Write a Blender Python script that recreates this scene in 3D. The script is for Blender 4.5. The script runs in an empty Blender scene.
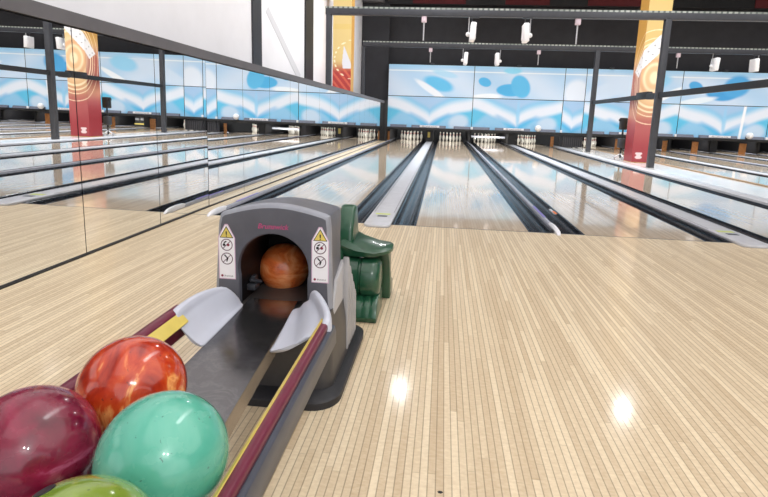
import bpy, bmesh, math, random
import numpy as np
from mathutils import Vector, Matrix
random.seed(4)
S = bpy.context.scene
COL = S.collection
PI = math.pi

# ------------------------------------------------------------------ helpers
def new_mat(name, color=(.5,.5,.5), rough=.5, metal=0.0, coat=0.0, spec=.5, emit=None, estr=0, trans=0):
    m = bpy.data.materials.new(name); m.use_nodes = True
    b = m.node_tree.nodes['Principled BSDF']
    b.inputs['Base Color'].default_value = (*color, 1)
    b.inputs['Roughness'].default_value = rough
    b.inputs['Metallic'].default_value = metal
    b.inputs['Coat Weight'].default_value = coat
    b.inputs['Coat Roughness'].default_value = .05
    b.inputs['Specular IOR Level'].default_value = spec
    b.inputs['Transmission Weight'].default_value = trans
    if emit:
        b.inputs['Emission Color'].default_value = (*emit, 1)
        b.inputs['Emission Strength'].default_value = estr
    return m

def nd(m, kind, **kw):
    n = m.node_tree.nodes.new(kind)
    for k, v in kw.items(): setattr(n, k, v)
    return n
def lk(m, a, b): m.node_tree.links.new(a, b)
def math_n(m, op, a, b=None):
    n = nd(m, 'ShaderNodeMath', operation=op)
    for i, v in enumerate((a, b)):
        if v is None: continue
        if isinstance(v, (int, float)): n.inputs[i].default_value = v
        else: lk(m, v, n.inputs[i])
    return n.outputs[0]
def ramp(m, fac, stops, interp='LINEAR'):
    r = nd(m, 'ShaderNodeValToRGB'); e = r.color_ramp.elements
    r.color_ramp.interpolation = interp
    while len(e) < len(stops): e.new(.5)
    for i, (p, c) in enumerate(stops):
        e[i].position = p; e[i].color = (*c, 1)
    lk(m, fac, r.inputs['Fac']); return r.outputs['Color']
def noise(m, vec, scale, detail=4, rough=.5, dist=0):
    n = nd(m, 'ShaderNodeTexNoise'); n.inputs['Scale'].default_value = scale
    n.inputs['Detail'].default_value = detail; n.inputs['Roughness'].default_value = rough
    n.inputs['Distortion'].default_value = dist
    if vec is not None: lk(m, vec, n.inputs['Vector'])
    return n.outputs['Fac']

def box(bm, x0, x1, y0, y1, z0, z1, mi=0):
    r = bmesh.ops.create_cube(bm, size=1)
    for v in r['verts']:
        v.co = Vector(((x0+x1)/2 + v.co.x*(x1-x0), (y0+y1)/2 + v.co.y*(y1-y0), (z0+z1)/2 + v.co.z*(z1-z0)))
    for f in {f for v in r['verts'] for f in v.link_faces}: f.material_index = mi
    return r['verts']
def cyl(bm, p0, p1, r0, r1=None, n=20, caps=True):
    p0, p1 = Vector(p0), Vector(p1); d = p1-p0
    r = bmesh.ops.create_cone(bm, cap_ends=caps, segments=n, radius1=r0, radius2=r0 if r1 is None else r1, depth=d.length)
    M = Matrix.Translation((p0+p1)/2) @ d.to_track_quat('Z', 'Y').to_matrix().to_4x4()
    bmesh.ops.transform(bm, matrix=M, verts=r['verts']); return r['verts']
def ball(bm, c, r, sx=1, sy=1, sz=1, u=32, v=20):
    q = bmesh.ops.create_uvsphere(bm, u_segments=u, v_segments=v, radius=r)
    for w in q['verts']: w.co = Vector((c[0]+w.co.x*sx, c[1]+w.co.y*sy, c[2]+w.co.z*sz))
    return q['verts']
def prism(bm, pts, axis, a, b, mi=0):
    """polygon pts (2D) extruded along axis from a to b. axis x: pts=(y,z), y: (x,z), z: (x,y)"""
    def P(p, t):
        return {'x': (t, p[0], p[1]), 'y': (p[0], t, p[1]), 'z': (p[0], p[1], t)}[axis]
    v0 = [bm.verts.new(P(p, a)) for p in pts]; v1 = [bm.verts.new(P(p, b)) for p in pts]
    n = len(pts); fs = [bm.faces.new(v0), bm.faces.new(v1)]
    for i in range(n): fs.append(bm.faces.new((v0[i], v0[(i+1) % n], v1[(i+1) % n], v1[i])))
    for f in fs: f.material_index = mi
    bmesh.ops.recalc_face_normals(bm, faces=fs)
    return fs
def loft(bm, secs, closed=True, cap=True):
    rings = [[bm.verts.new(p) for p in s] for s in secs]; fs = []
    for a, b in zip(rings, rings[1:]):
        n = len(a)
        for i in range(n if closed else n-1):
            fs.append(bm.faces.new((a[i], a[(i+1) % n], b[(i+1) % n], b[i])))
    if cap and closed:
        fs.append(bm.faces.new(rings[0])); fs.append(bm.faces.new(rings[-1]))
    bmesh.ops.recalc_face_normals(bm, faces=fs); return fs
def bev(bm, w, seg=2, angle=40):
    es = [e for e in bm.edges if len(e.link_faces) == 2 and e.calc_face_angle(0) > math.radians(angle)]
    if es: bmesh.ops.bevel(bm, geom=es, offset=w, segments=seg, affect='EDGES', profile=.5, clamp_overlap=True)
def obj(name, bm, mats, parent=None, smooth=True, loc=None):
    me = bpy.data.meshes.new(name); bm.to_mesh(me); bm.free()
    if not isinstance(mats, (list, tuple)): mats = [mats]
    for m in mats: me.materials.append(m)
    if smooth:
        me.polygons.foreach_set('use_smooth', [True]*len(me.polygons))
        try: me.set_sharp_from_angle(angle=math.radians(38))
        except Exception: pass
    o = bpy.data.objects.new(name, me); COL.objects.link(o)
    if loc: o.location = loc
    if parent:
        o.parent = parent
        if loc is None: o.matrix_parent_inverse = Matrix.Identity(4)
    return o
def B(): return bmesh.new()
def tag(o, label, cat, group=None, kind=None):
    o['label'] = label; o['category'] = cat
    if group: o['group'] = group
    if kind: o['kind'] = kind
    return o
def plab(o, label): o['label'] = label; return o
def struct(name, bm, m, smooth=False):
    o = obj(name, bm, m, None, smooth); o['kind'] = 'structure'; return o
def thing(name, loc, label, cat, group=None):
    o = bpy.data.objects.new(name, None); COL.objects.link(o); o.location = loc; o.empty_display_size = .1
    return tag(o, label, cat, group)
def part(name, bm, m, parent, smooth=True):
    """part built in world coordinates, re-expressed in the parent's frame"""
    off = Vector((0,0,0)); p = parent
    while p: off += p.location; p = p.parent
    bmesh.ops.translate(bm, verts=bm.verts, vec=-off)
    return obj(name, bm, m, parent, smooth)
def dup(root, loc):
    r = root.copy(); COL.objects.link(r); r.location = loc
    for ch in list(root.children):
        c = ch.copy(); COL.objects.link(c); c.parent = r
        for g in list(ch.children):
            d = g.copy(); COL.objects.link(d); d.parent = c
    return r
def one(name, bm, m, label, cat, group=None, smooth=True, origin=None):
    """single-mesh thing; origin moves the object's base"""
    if origin:
        bmesh.ops.translate(bm, verts=bm.verts, vec=-Vector(origin))
    o = obj(name, bm, m, None, smooth)
    if origin: o.location = origin
    return tag(o, label, cat, group)
ORD = ['first','second','third','fourth','fifth','sixth','seventh','eighth','ninth','tenth','eleventh','twelfth',
       'thirteenth','fourteenth','fifteenth','sixteenth','seventeenth','eighteenth','nineteenth','twentieth','twenty-first']

# ------------------------------------------------------------------ materials
def wood(name, light, dark, width, rough, coat=0.0, seam=(.10,.065,.035), seamw=.06, length=.9):
    m = new_mat(name, light, rough, coat=coat)
    m.node_tree.nodes['Principled BSDF'].inputs['Coat Roughness'].default_value = .11 if rough > .2 else .05
    t = nd(m, 'ShaderNodeTexCoord').outputs['Object']
    sp = nd(m, 'ShaderNodeSeparateXYZ'); lk(m, t, sp.inputs[0])
    X, Y = sp.outputs[0], sp.outputs[1]
    u = math_n(m, 'DIVIDE', X, width); row = math_n(m, 'FLOOR', u); fr = math_n(m, 'FRACT', u)
    w1 = nd(m, 'ShaderNodeTexWhiteNoise', noise_dimensions='1D'); lk(m, row, w1.inputs['W'])
    yy = math_n(m, 'ADD', math_n(m, 'DIVIDE', Y, length), math_n(m, 'MULTIPLY', w1.outputs['Value'], 7.3))
    cell = math_n(m, 'FLOOR', yy); fy = math_n(m, 'FRACT', yy)
    cb = nd(m, 'ShaderNodeCombineXYZ'); lk(m, row, cb.inputs[0]); lk(m, cell, cb.inputs[1])
    w2 = nd(m, 'ShaderNodeTexWhiteNoise', noise_dimensions='2D'); lk(m, cb.outputs[0], w2.inputs['Vector'])
    mp = nd(m, 'ShaderNodeCombineXYZ')
    lk(m, math_n(m, 'ADD', math_n(m, 'MULTIPLY', X, 28), math_n(m, 'MULTIPLY', w2.outputs['Value'], 60)), mp.inputs[0])
    lk(m, math_n(m, 'MULTIPLY', Y, 3.0), mp.inputs[1])
    g = noise(m, mp.outputs[0], 1.0, 6, .65)
    mp2 = nd(m, 'ShaderNodeCombineXYZ')     # cross flecks in the maple
    lk(m, math_n(m, 'MULTIPLY', X, 40), mp2.inputs[0]); lk(m, math_n(m, 'MULTIPLY', Y, 90), mp2.inputs[1])
    g2 = noise(m, mp2.outputs[0], 1.0, 3, .6)
    f = math_n(m, 'ADD', math_n(m, 'MULTIPLY', w2.outputs['Value'], .6),
        math_n(m, 'ADD', math_n(m, 'MULTIPLY', g, .45), math_n(m, 'MULTIPLY', math_n(m, 'SUBTRACT', g2, .5), .95)))
    mid = tuple((a+b)/2 for a, b in zip(light, dark))
    c = ramp(m, f, [(.12, light), (.5, mid), (.95, dark)])
    d = math_n(m, 'MINIMUM', fr, math_n(m, 'SUBTRACT', 1.0, fr))
    s = math_n(m, 'LESS_THAN', d, seamw)
    d2 = math_n(m, 'LESS_THAN', fy, .004)
    s = math_n(m, 'MULTIPLY', math_n(m, 'MAXIMUM', s, math_n(m, 'MULTIPLY', d2, .45)), .50)
    mx = nd(m, 'ShaderNodeMix', data_type='RGBA'); lk(m, s, mx.inputs[0])
    lk(m, c, mx.inputs[6]); mx.inputs[7].default_value = (*seam, 1)
    lk(m, mx.outputs[2], m.node_tree.nodes['Principled BSDF'].inputs['Base Color'])
    r = math_n(m, 'ADD', math_n(m, 'MULTIPLY', g2, .12), rough-.06)
    lk(m, r, m.node_tree.nodes['Principled BSDF'].inputs['Roughness'])
    return m
M = {}
M['approach'] = wood('maple_approach', (.80,.67,.475), (.55,.42,.27), .0235, .42, coat=.35, seamw=.075)
M['lane'] = wood('lane_surface', (.72,.60,.46), (.56,.44,.32), .0265, .10, coat=.6, seamw=.04, seam=(.3,.22,.15), length=1.6)
def plastic(name, c, r, amount=.25, scale=20, **kw):
    m = new_mat(name, c, r, **kw)
    t = nd(m, 'ShaderNodeTexCoord').outputs['Object']
    n = noise(m, t, scale, 5, .6)
    lo = tuple(x*(1-amount) for x in c); hi = tuple(min(1, x*(1+amount)) for x in c)
    lk(m, ramp(m, n, [(.3, lo), (.7, hi)]), m.node_tree.nodes['Principled BSDF'].inputs['Base Color'])
    return m
M['gutter'] = plastic('dark_gutter', (.014,.016,.022), .20, .35, 6, spec=.4)
M['cap'] = plastic('grey_capping', (.50,.51,.55), .28, .08, 8)
M['cap_dark'] = plastic('capping_joint', (.06,.065,.08), .35)
M['rail_clear'] = plastic('divider_rail', (.38,.39,.45), .22, .1)
M['nose'] = plastic('white_nose', (.72,.72,.76), .35, .05)
M['label_violet'] = plastic('violet_label', (.20,.17,.50), .4, .1)
M['orange_lab'] = plastic('orange_label', (.85,.22,.05), .5, .05)
M['white'] = plastic('white_paint', (.80,.80,.82), .6, .03, 3)
M['wallwhite'] = plastic('white_wall', (.82,.81,.84), .7, .03, 1.5)
M['black'] = plastic('black_paint', (.012,.012,.014), .5, .3)
M['char'] = plastic('charcoal_wall', (.030,.030,.036), .75, .15, 2)
M['steel'] = plastic('dark_grey_steel', (.036,.038,.046), .45, .15, 6)
M['trim'] = plastic('grey_trim', (.115,.11,.12), .5, .08, 4)
M['maroonwall'] = plastic('maroon_panel', (.10,.008,.012), .7, .15, 3)
M['brown'] = plastic('tan_edge_strip', (.32,.22,.13), .4, .2)
M['walk'] = plastic('pale_walkway', (.70,.68,.66), .18, .05, 4, coat=.4)
M['orange'] = plastic('orange_wood_panel', (.48,.20,.06), .5, .25, 12)
M['ledge'] = plastic('slate_ledge', (.085,.095,.135), .5, .15)
M['silver'] = plastic('silver_metal', (.5,.5,.52), .3, .1, metal=.7)
M['mirror'] = new_mat('mirror_glass', (.93,.94,.94), .0, 1.0)
M['hood'] = plastic('grey_hood', (.098,.10,.122), .42, .12, 9)
M['hoodedge'] = plastic('grey_hood_rim', (.26,.27,.31), .38, .08)
M['tunnel'] = plastic('black_tunnel', (.005,.005,.006), .5, .3, spec=.25)
M['scoop'] = plastic('pale_grey_plastic', (.50,.52,.60), .35, .05, 6)
M['maroon'] = plastic('maroon_rail', (.13,.012,.035), .3, .15)
M['yellow'] = plastic('yellow_strip', (.66,.52,.12), .4, .08)
M['navy'] = plastic('blue_grey_channel', (.055,.062,.085), .35, .15)
M['cabinet'] = plastic('cabinet_grey', (.05,.046,.045), .4, .15)
M['side'] = plastic('side_panel_grey', (.40,.39,.40), .35, .08, 6)
M['base'] = plastic('black_base', (.014,.014,.018), .5, .3)
M['green'] = plastic('green_plastic', (.010,.062,.030), .30, .25, 5, coat=.3)
M['pink'] = plastic('pink_print', (.52,.06,.20), .5, .05)
M['pinkedge'] = plastic('pink_border', (.62,.42,.56), .5, .05)
M['stickwhite'] = plastic('sticker_white', (.82,.80,.83), .5, .03)
M['ink'] = plastic('black_ink', (.01,.01,.012), .5, .1)
M['inkred'] = plastic('maroon_ink', (.22,.02,.05), .5, .1)
M['pin'] = plastic('pin_white', (.86,.82,.72), .25, .03, coat=.5)
M['pinred'] = plastic('pin_red', (.6,.03,.03), .3, .1)
# brushed plate
m = new_mat('brushed_steel_plate', (.16,.15,.155), .3, .9)
t = nd(m, 'ShaderNodeTexCoord').outputs['Object']
n1 = noise(m, t, 9, 8, .7, 1.2)
lk(m, ramp(m, n1, [(.3,(.14,.135,.14)), (.5,(.155,.15,.155)), (.535,(.20,.195,.20)), (.57,(.155,.15,.155)), (.8,(.17,.165,.17))]), m.node_tree.nodes['Principled BSDF'].inputs['Base Color'])
lk(m, ramp(m, noise(m, t, 22, 4), [(.3,(.12,)*3), (.7,(.22,)*3)]), m.node_tree.nodes['Principled BSDF'].inputs['Roughness'])
M['plate'] = m
# perforated tray strip
m = new_mat('perforated_strip', (.5,.5,.5), .5)
sp = nd(m, 'ShaderNodeSeparateXYZ'); lk(m, nd(m, 'ShaderNodeTexCoord').outputs['Object'], sp.inputs[0])
fr = math_n(m, 'FRACT', math_n(m, 'MULTIPLY', sp.outputs[0], 8.0))
nz = noise(m, nd(m, 'ShaderNodeTexCoord').outputs['Object'], .9, 2)
cc = ramp(m, math_n(m, 'MULTIPLY', math_n(m, 'GREATER_THAN', fr, .4), math_n(m, 'MULTIPLY', nz, 1.3)), [(0,(.10,.12,.11)), (.45,(.20,.22,.20)), (.9,(.50,.53,.48))])
lk(m, cc, m.node_tree.nodes['Principled BSDF'].inputs['Base Color'])
M['tray'] = m
# marbled balls
def marble(name, stops, scale, dist, rough=.12, stretch=(1,1,1), specks=None, detail=5):
    m = new_mat(name, stops[0][1], rough, coat=.5)
    t = nd(m, 'ShaderNodeTexCoord').outputs['Object']
    mp = nd(m, 'ShaderNodeMapping'); lk(m, t, mp.inputs['Vector']); mp.inputs['Scale'].default_value = stretch
    f = noise(m, mp.outputs[0], scale, detail, .55, dist)
    c = ramp(m, f, stops)
    if specks:
        g = noise(m, t, 95, 3, .6)
        k = math_n(m, 'GREATER_THAN', g, .70)
        mx = nd(m, 'ShaderNodeMix', data_type='RGBA'); lk(m, math_n(m, 'MULTIPLY', k, .8), mx.inputs[0]); lk(m, c, mx.inputs[6]); mx.inputs[7].default_value = (*specks, 1); c = mx.outputs[2]
    b = m.node_tree.nodes['Principled BSDF']
    lk(m, c, b.inputs['Base Color'])
    rr = ramp(m, noise(m, t, 30, 4), [(.35,(rough*.7,)*3), (.75,(rough*2.2,)*3)])
    lk(m, rr, b.inputs['Roughness'])
    return m
M['ball_orange'] = marble('orange_marbled_resin', [(.28,(.24,.010,.004)), (.47,(.46,.035,.008)), (.58,(.56,.07,.014)), (.66,(.85,.36,.11)), (.73,(.48,.05,.012))], 9, 1.6, stretch=(1.6,1,.5), specks=(.08,.02,.01))
M['ball_magenta'] = marble('magenta_resin', [(.25,(.07,.002,.014)), (.5,(.19,.005,.032)), (.62,(.26,.012,.05)), (.69,(.42,.08,.16)), (.76,(.18,.006,.035))], 5, 2.2, rough=.2, stretch=(1,1,1.6))
M['ball_turquoise'] = marble('turquoise_resin', [(.2,(.06,.33,.24)), (.5,(.10,.42,.31)), (.8,(.19,.53,.41))], 5, 1.0, rough=.17, specks=(.02,.12,.10))
M['ball_green'] = marble('lime_resin', [(.25,(.10,.17,.015)), (.5,(.19,.28,.03)), (.8,(.27,.36,.07))], 6, 1.5, specks=(.03,.06,.01))
M['ball_copper'] = marble('copper_resin', [(.25,(.40,.05,.012)), (.45,(.75,.17,.04)), (.6,(.92,.36,.14)), (.75,(.66,.12,.03))], 8, 1.4, stretch=(.7,.7,1.8), specks=(.08,.02,.01))

# ------------------------------------------------------------------ lane layout (x), foul line y=0
G, W = .235, 1.067
LANES = [-1.432, .365, 1.952, 3.749, 6.45, 8.247, 9.834, 11.63, 13.22, 15.02]     # left edges
CAPS = [(-.13,.13), (3.254,3.514), (7.752,8.012), (11.136,11.396), (14.522,14.782)]
DIVS = [(-1.705,-1.667), (1.667,1.717), (9.549,9.599), (12.932,12.985)]
YE = 19.15

# floor
b = B(); box(b, -1.93, 22, -11, 0, -.12, 0); struct('floor', b, M['approach'])
b = B(); box(b, -3.1, 22, 0, 20.2, -.20, -.125); struct('floor_base', b, M['char'])
b = B(); box(b, -2.25, -1.707, .0, 17.2, -.12, .0)
o = struct('trim_1', b, M['approach'])
b = B(); box(b, -1.93, 22, 0.0, .012, -.12, .0012); struct('trim_2', b, M['cap_dark'])
b = B(); box(b, 5.32, 6.37, .012, 17.0, -.12, .004); struct('floor_walkway', b, M['walk'])
b = B(); box(b, 6.375, 6.445, .012, 17.0, -.12, .03); bev(b, .01); struct('trim_3', b, M['brown'])
b = B(); box(b, 16.4, 22, .012, 19.15, -.12, .0); struct('floor_right', b, M['walk'])

for i, x in enumerate(LANES):
    b = B(); box(b, x, x+W, .013, YE, -.12, 0)
    one('bowling_lane', b, M['lane'], '%s glossy pale maple bowling lane counting from the mirrored left wall' % ORD[i].capitalize(), 'bowling lane', 'bowling lanes', smooth=False)
    for side in (0, 1):
        x0 = x-G if side == 0 else x+W
        pts = [(x0+.001, -.118), (x0+.001, .0), (x0+.018, .0)]
        for k in range(13):
            a = PI*k/12
            pts.append((x0+G/2-(G/2-.024)*math.cos(a), -.005-.085*math.sin(a)))
        pts += [(x0+G-.018, 0), (x0+G-.001, .0), (x0+G-.001, -.118)]
        b = B(); prism(b, pts, 'y', .013, YE)
        one('lane_gutter', b, M['gutter'], 'black trough gutter along the %s side of the %s lane from the mirrored wall' % (('left','right')[side], ORD[i]), 'gutter', 'lane gutters')

# wide cappings between paired lanes
def capping(x0, x1, n):
    xc = (x0+x1)/2; w = (x1-x0)/2-.002
    t = thing('lane_capping', (xc, 0, 0), 'wide flat grey capping with rounded end, %s one from the mirrored wall' % ORD[n], 'lane capping', 'wide grey cappings between lanes')
    b = B(); pts = []
    for k in range(13):
        a = PI+PI*k/12
        ca, sa = math.cos(a), math.sin(a)
        pts.append((xc+w*math.copysign(abs(ca)**.55, ca), -.06-.10*abs(sa)**.55*1))
    pts = pts + [(xc+w, YE), (xc-w, YE)]
    prism(b, pts, 'z', .0, .026); bev(b, .007, 3)
    part('cover', b, M['cap'], t)
    b = B()
    for s in (-1, 1):
        box(b, xc+s*(w-.024)-.0025, xc+s*(w-.024)+.0025, .5, YE-.02, .0262, .0275)
    part('side_groove', b, M['cap_dark'], t, False)
    b = B(); box(b, xc-.075, xc+.075, .36, .42, .026, .0285)
    plab(part('sticker', b, M['yellowgreen'], t, False), 'yellow green strip sticker')
    b = B(); box(b, xc-.045, xc+.055, .24, .30, .0262, .030); bev(b, .002)
    plab(part('finger_slot', b, M['cap_dark'], t), 'dark slot')
    return t
M['yellowgreen'] = plastic('yellow_green_sticker', (.52,.60,.16), .5, .1)
for n, (a, c) in enumerate(CAPS): capping(a, c, n)
# narrow divider rails
def divider(x0, x1, n):
    xc = (x0+x1)/2
    t = thing('divider_rail', (xc, 0, 0), 'narrow grey rail with white nose, %s one from the mirrored wall' % ORD[n], 'divider rail', 'narrow divider rails')
    hw = (x1-x0)/2-.0015
    b = B()
    pts = [(xc-hw, -.118), (xc-hw, .018)] + [(xc-hw*math.cos(PI*k/8), .018+.018*math.sin(PI*k/8)) for k in range(1, 8)] + [(xc+hw, .018), (xc+hw, -.118)]
    prism(b, pts, 'y', .014, YE); part('rail', b, M['rail_clear'], t)
    b = B(); hn = max(hw, .020)
    secs = []
    for y, h, s in [(.36,.030,.7), (.30,.044,.9), (.16,.050,1), (.04,.046,1), (-.03,.036,.95), (-.07,.018,.75), (-.085,.008,.4)]:
        secs.append([(xc-hn*s, y, .001), (xc-hn*s, y, h*.7), (xc-hn*s*.5, y, h), (xc+hn*s*.5, y, h), (xc+hn*s, y, h*.7), (xc+hn*s, y, .001)])
    loft(b, secs); plab(part('nose', b, M['nose'], t), 'white rounded end piece')
    b = B(); box(b, xc-.012, xc+.012, .62, 1.3, .0365, .0385)
    plab(part('label_strip', b, M['label_violet'], t, False), 'violet strip')
    return t
for n, (a, c) in enumerate(DIVS): divider(a, c, n)
# walkway kerb right of lane 4
b = B(); box(b, 5.053, 5.315, .014, 17.0, -.12, .035); bev(b, .012)
one('lane_kerb', b, M['cap'], 'long grey kerb between the fourth lane and the pale walkway', 'kerb')
b = B(); box(b, 16.325, 16.395, .014, YE, -.12, .035); one('lane_kerb', b, M['cap'], 'long grey kerb along the tenth lane, far right', 'kerb')
# little orange and white ball sensor in the gutter
t = thing('ball_sensor', (1.90, 1.05, 0), 'small white and orange sensor on the gutter beside the third lane', 'sensor')
b = B(); box(b, 1.872, 1.902, 1.02, 1.30, -.004, .012); bev(b, .003); part('housing', b, M['nose'], t)
b = B(); box(b, 1.876, 1.902, .98, 1.13, .012, .016); plab(part('sticker', b, M['orange_lab'], t), 'orange end')

# ------------------------------------------------------------------ mirrored left wall
YW0, YW1 = -6.43, 16.25
def wx(y): return -1.909+(.0158*(.43-y) if y < .43 else 0)     # the near panels stand very slightly askew
def wslab(y0, y1, z0, z1, o0, o1, tl=0):
    bm = B(); ys = [y0]+([.43] if y0 < .43 < y1 else [])+[y1]
    loft(bm, [[(wx(yy)+o+tl*(z-.9), yy, z) for o, z in ((o0,z0),(o1,z0),(o1,z1),(o0,z1))] for yy in ys]); return bm
struct('wall_left_partition', wslab(YW0, YW1, 0, 1.545, -.14, -.018), M['black'])
k = 0; y = YW0
while y < YW1-.2:
    y2 = min(y+.98, YW1)
    b = wslab(y+.004, y2-.004, .012, 1.535, -.006, 0, .0075 if y < .3 else .004)
    for f_ in b.faces: f_.material_index = 0 if f_.normal.x > .9 else 1
    n_ = k-3
    lab = 'mirror panel on the low left wall, %s panel counting from the camera' % ORD[n_] if 0 <= n_ < 21 else 'mirror panel on the low left wall beyond the edge of the photo'
    one('wall_mirror', b, [M['mirror'], M['black']], lab, 'mirror', 'mirror panels on the left partition', smooth=False)
    y = y2; k += 1
struct('trim_4', wslab(YW0, YW1+.02, 1.545, 1.635, -.16, .022), M['trim'])
struct('baseboard_left', wslab(YW0, YW1, 0, .009, -.018, .010), M['black'])
b = B(); box(b, -2.03, -1.755, 16.27, 16.45, 0, 1.66); bev(b, .008)
one('partition_end_post', b, M['black'], 'black post closing the far end of the mirrored partition beside the pins', 'post')

# ------------------------------------------------------------------ room shell
HC = 6.6
b = B(); box(b, -3.1, -2.95, -11, 20.2, -.12, HC); struct('wall_left', b, M['wallwhite'])
def pilaster(y0, y1, m, n, lab):
    b = B(); box(b, -2.949, -2.915, y0, y1, 0, HC); one('wall_pillar', b, m, lab, 'pillar')
pilaster(4.45, 4.88, M['steel'], 0, 'wide charcoal steel pillar on the white left wall, nearer one')
pilaster(7.95, 8.7, M['black'], 1, 'black pillar strip on the white left wall, farther one')
b = B(); prism(b, [(5.2,2.94),(5.35,3.05),(7.6,1.95),(7.5,1.75)], 'x', -2.949, -2.944)  # flush pale grey diagonal patch laid on the white wall
one('diagonal_patch', b, M['wallgrey'] if 'wallgrey' in M else plastic('light_grey_patch', (.64,.64,.67), .6, .03), 'faint pale grey diagonal brace on the white wall between two pillars', 'patch')
b = B(); box(b, -2.949, 22, 17.0, 17.1, 3.12, HC); 
# upper back wall, in front of the pin machines
struct('wall_back', b, M['char'])
b = B(); box(b, -2.949, 22, 20.1, 20.2, -.12, HC); struct('wall_back_outer', b, M['black'])
b = B(); box(b, -2.949, -1.82, 16.62, 16.72, 1.2, HC); struct('wall_back_left', b, M['char'])
b = B(); box(b, 21.9, 22, -11, 20.2, -.12, HC); struct('wall_right', b, M['char'])
b = B(); box(b, -3.1, 22, 4.0, 20.2, HC, HC+.1); struct('ceiling', b, M['char'])
b = B(); box(b, -3.1, 22, -11, 4.0, HC, HC+.1); struct('ceiling_near', b, M['wallwhite'])
# black bulkhead and maroon panels high on the back wall
b = B(); box(b, -1.9, 21.8, 16.55, 16.98, 5.47, HC-.01); one('upper_bulkhead', b, M['black'], 'long black bulkhead along the top of the back wall', 'bulkhead')
for x0, x1, w in [(-.9,1.2,'leftmost'), (2.75,4.45,'second from left'), (5.9,8.0,'middle, beside the yellow column'), (12.0,13.9,'rightmost')]:
    b = B(); box(b, x0, x1, 16.50, 16.548, 5.49, HC-.02)
    one('maroon_panel', b, M['maroonwall'], 'dark maroon square panel high on the black bulkhead, %s' % w, 'wall panel', 'maroon panels at the top')
b = B(); box(b, -2.9, -2.05, 16.3, 16.6, 5.5, HC-.001); bev(b, .02); one('duct_box', b, M['trim'], 'grey duct box at the top left above the steel beam', 'duct')

# ------------------------------------------------------------------ columns with swirl artwork (vertex painted print)
def smoothstep(a, c, x):
    t = np.clip((x-a)/(c-a), 0, 1); return t*t*(3-2*t)
def colour_grid(name, P0, U, V, nu, nv, fn, parent=None):
    """flat painted panel: P0 + u*U + v*V ; fn(u,v)->rgb arrays"""
    us, vs = np.meshgrid(np.linspace(0, 1, nu), np.linspace(0, 1, nv))
    P = np.array(P0)[None, None, :]+us[..., None]*np.array(U)+vs[..., None]*np.array(V)
    verts = P.reshape(-1, 3)
    faces = [(j*nu+i, j*nu+i+1, (j+1)*nu+i+1, (j+1)*nu+i) for j in range(nv-1) for i in range(nu-1)]
    return verts.tolist(), faces, fn(us, vs).reshape(-1, 3)
def print_material(name, rough, coat=0):
    m = new_mat(name, (.5,.5,.5), rough, coat=coat)
    a = nd(m, 'ShaderNodeVertexColor', layer_name='print')
    lk(m, a.outputs['Color'], m.node_tree.nodes['Principled BSDF'].inputs['Base Color'])
    return m
M['print'] = print_material('printed_wrap', .35)
M['maskprint'] = print_material('printed_mask', .4)
def lin(c): return np.array([((x/255+.055)/1.055)**2.4 if x > 10 else x/255/12.92 for x in c])
def painted(name, chunks, mat, parent=None, off=(0,0,0)):
    V, F, C = [], [], []
    for v, f, c in chunks:
        n = len(V); V += [tuple(np.array(p)-off) for p in v]; F += [tuple(i+n for i in q) for q in f]; C.append(c)
    me = bpy.data.meshes.new(name); me.from_pydata(V, [], F); me.update()
    ca = me.color_attributes.new('print', 'FLOAT_COLOR', 'POINT')
    C = np.concatenate(C); C = np.concatenate([C, np.ones((len(C), 1))], 1)
    ca.data.foreach_set('color', C.astype('f').ravel())
    me.materials.append(mat)
    o = bpy.data.objects.new(name, me); COL.objects.link(o)
    if parent: o.parent = parent
    return o
def mixc(base, col, k): return base*(1-k[..., None])+lin(col)*k[..., None]
def column_fn(face, card=True, left=False):
    def fn(u, v):
        z = v*HC; s = u*.47 if face else (u-1)*.5        # s: unrolled distance from the front left edge
        c = np.zeros(u.shape+(3,))+lin((218,188,122))
        c = mixc(c, (232,190,140), smoothstep(3.3, 2.5, z)*.9)
        c = mixc(c, (176,92,92), smoothstep(1.75, .95, z))
        c = mixc(c, (150,46,56), smoothstep(1.0, .3, z)*.8)
        if not face:
            c = mixc(c, (196,146,70), smoothstep(2.4, 3.0, z)*.9); c = mixc(c, (170,90,76), smoothstep(.85, .3, np.abs(z-1.95))); c = mixc(c, (140,34,42), smoothstep(1.2, .7, z)*.8)
        r = np.hypot((s-.28)/.55, (z-2.25)/.9)
        c = mixc(c, (246,226,190), smoothstep(.9, .3, r)*.85)
        c = mixc(c, (214,150,104), smoothstep(.12, .02, np.abs(r-.5))*.7)
        c = mixc(c, (222,168,116), smoothstep(.14, .03, np.abs(r-.26))*.7)
        for q, wd in ((1.0,.035), (1.13,.02), (1.36,.018), (.86,.05)):
            c = mixc(c, (252,232,196), smoothstep(wd, wd*.3, np.abs(r-q))*.9)
        # tilted white card wrapping the corner
        a = math.atan2(.85, .65); ds, dz = s-.08, z-2.80
        xx = ds*math.sin(a)-dz*math.cos(a); yy = ds*math.cos(a)+dz*math.sin(a)
        k = (np.abs(xx) < .15) & (np.abs(yy) < .58)
        c = mixc(c, (232,230,232), k.astype(float))
        dots = (np.hypot((xx % .12)-.06, (yy % .2)-.1) < .022) & k
        c = mixc(c, (120,120,126), dots*.6)
        k2 = (np.abs(s-.14) < .06*(1+.3*np.sin(z*60))) & (z > .08) & (z < .26)
        if face: c = mixc(c, (244,226,226), k2.astype(float)*.8)
        return c
    return fn
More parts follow.
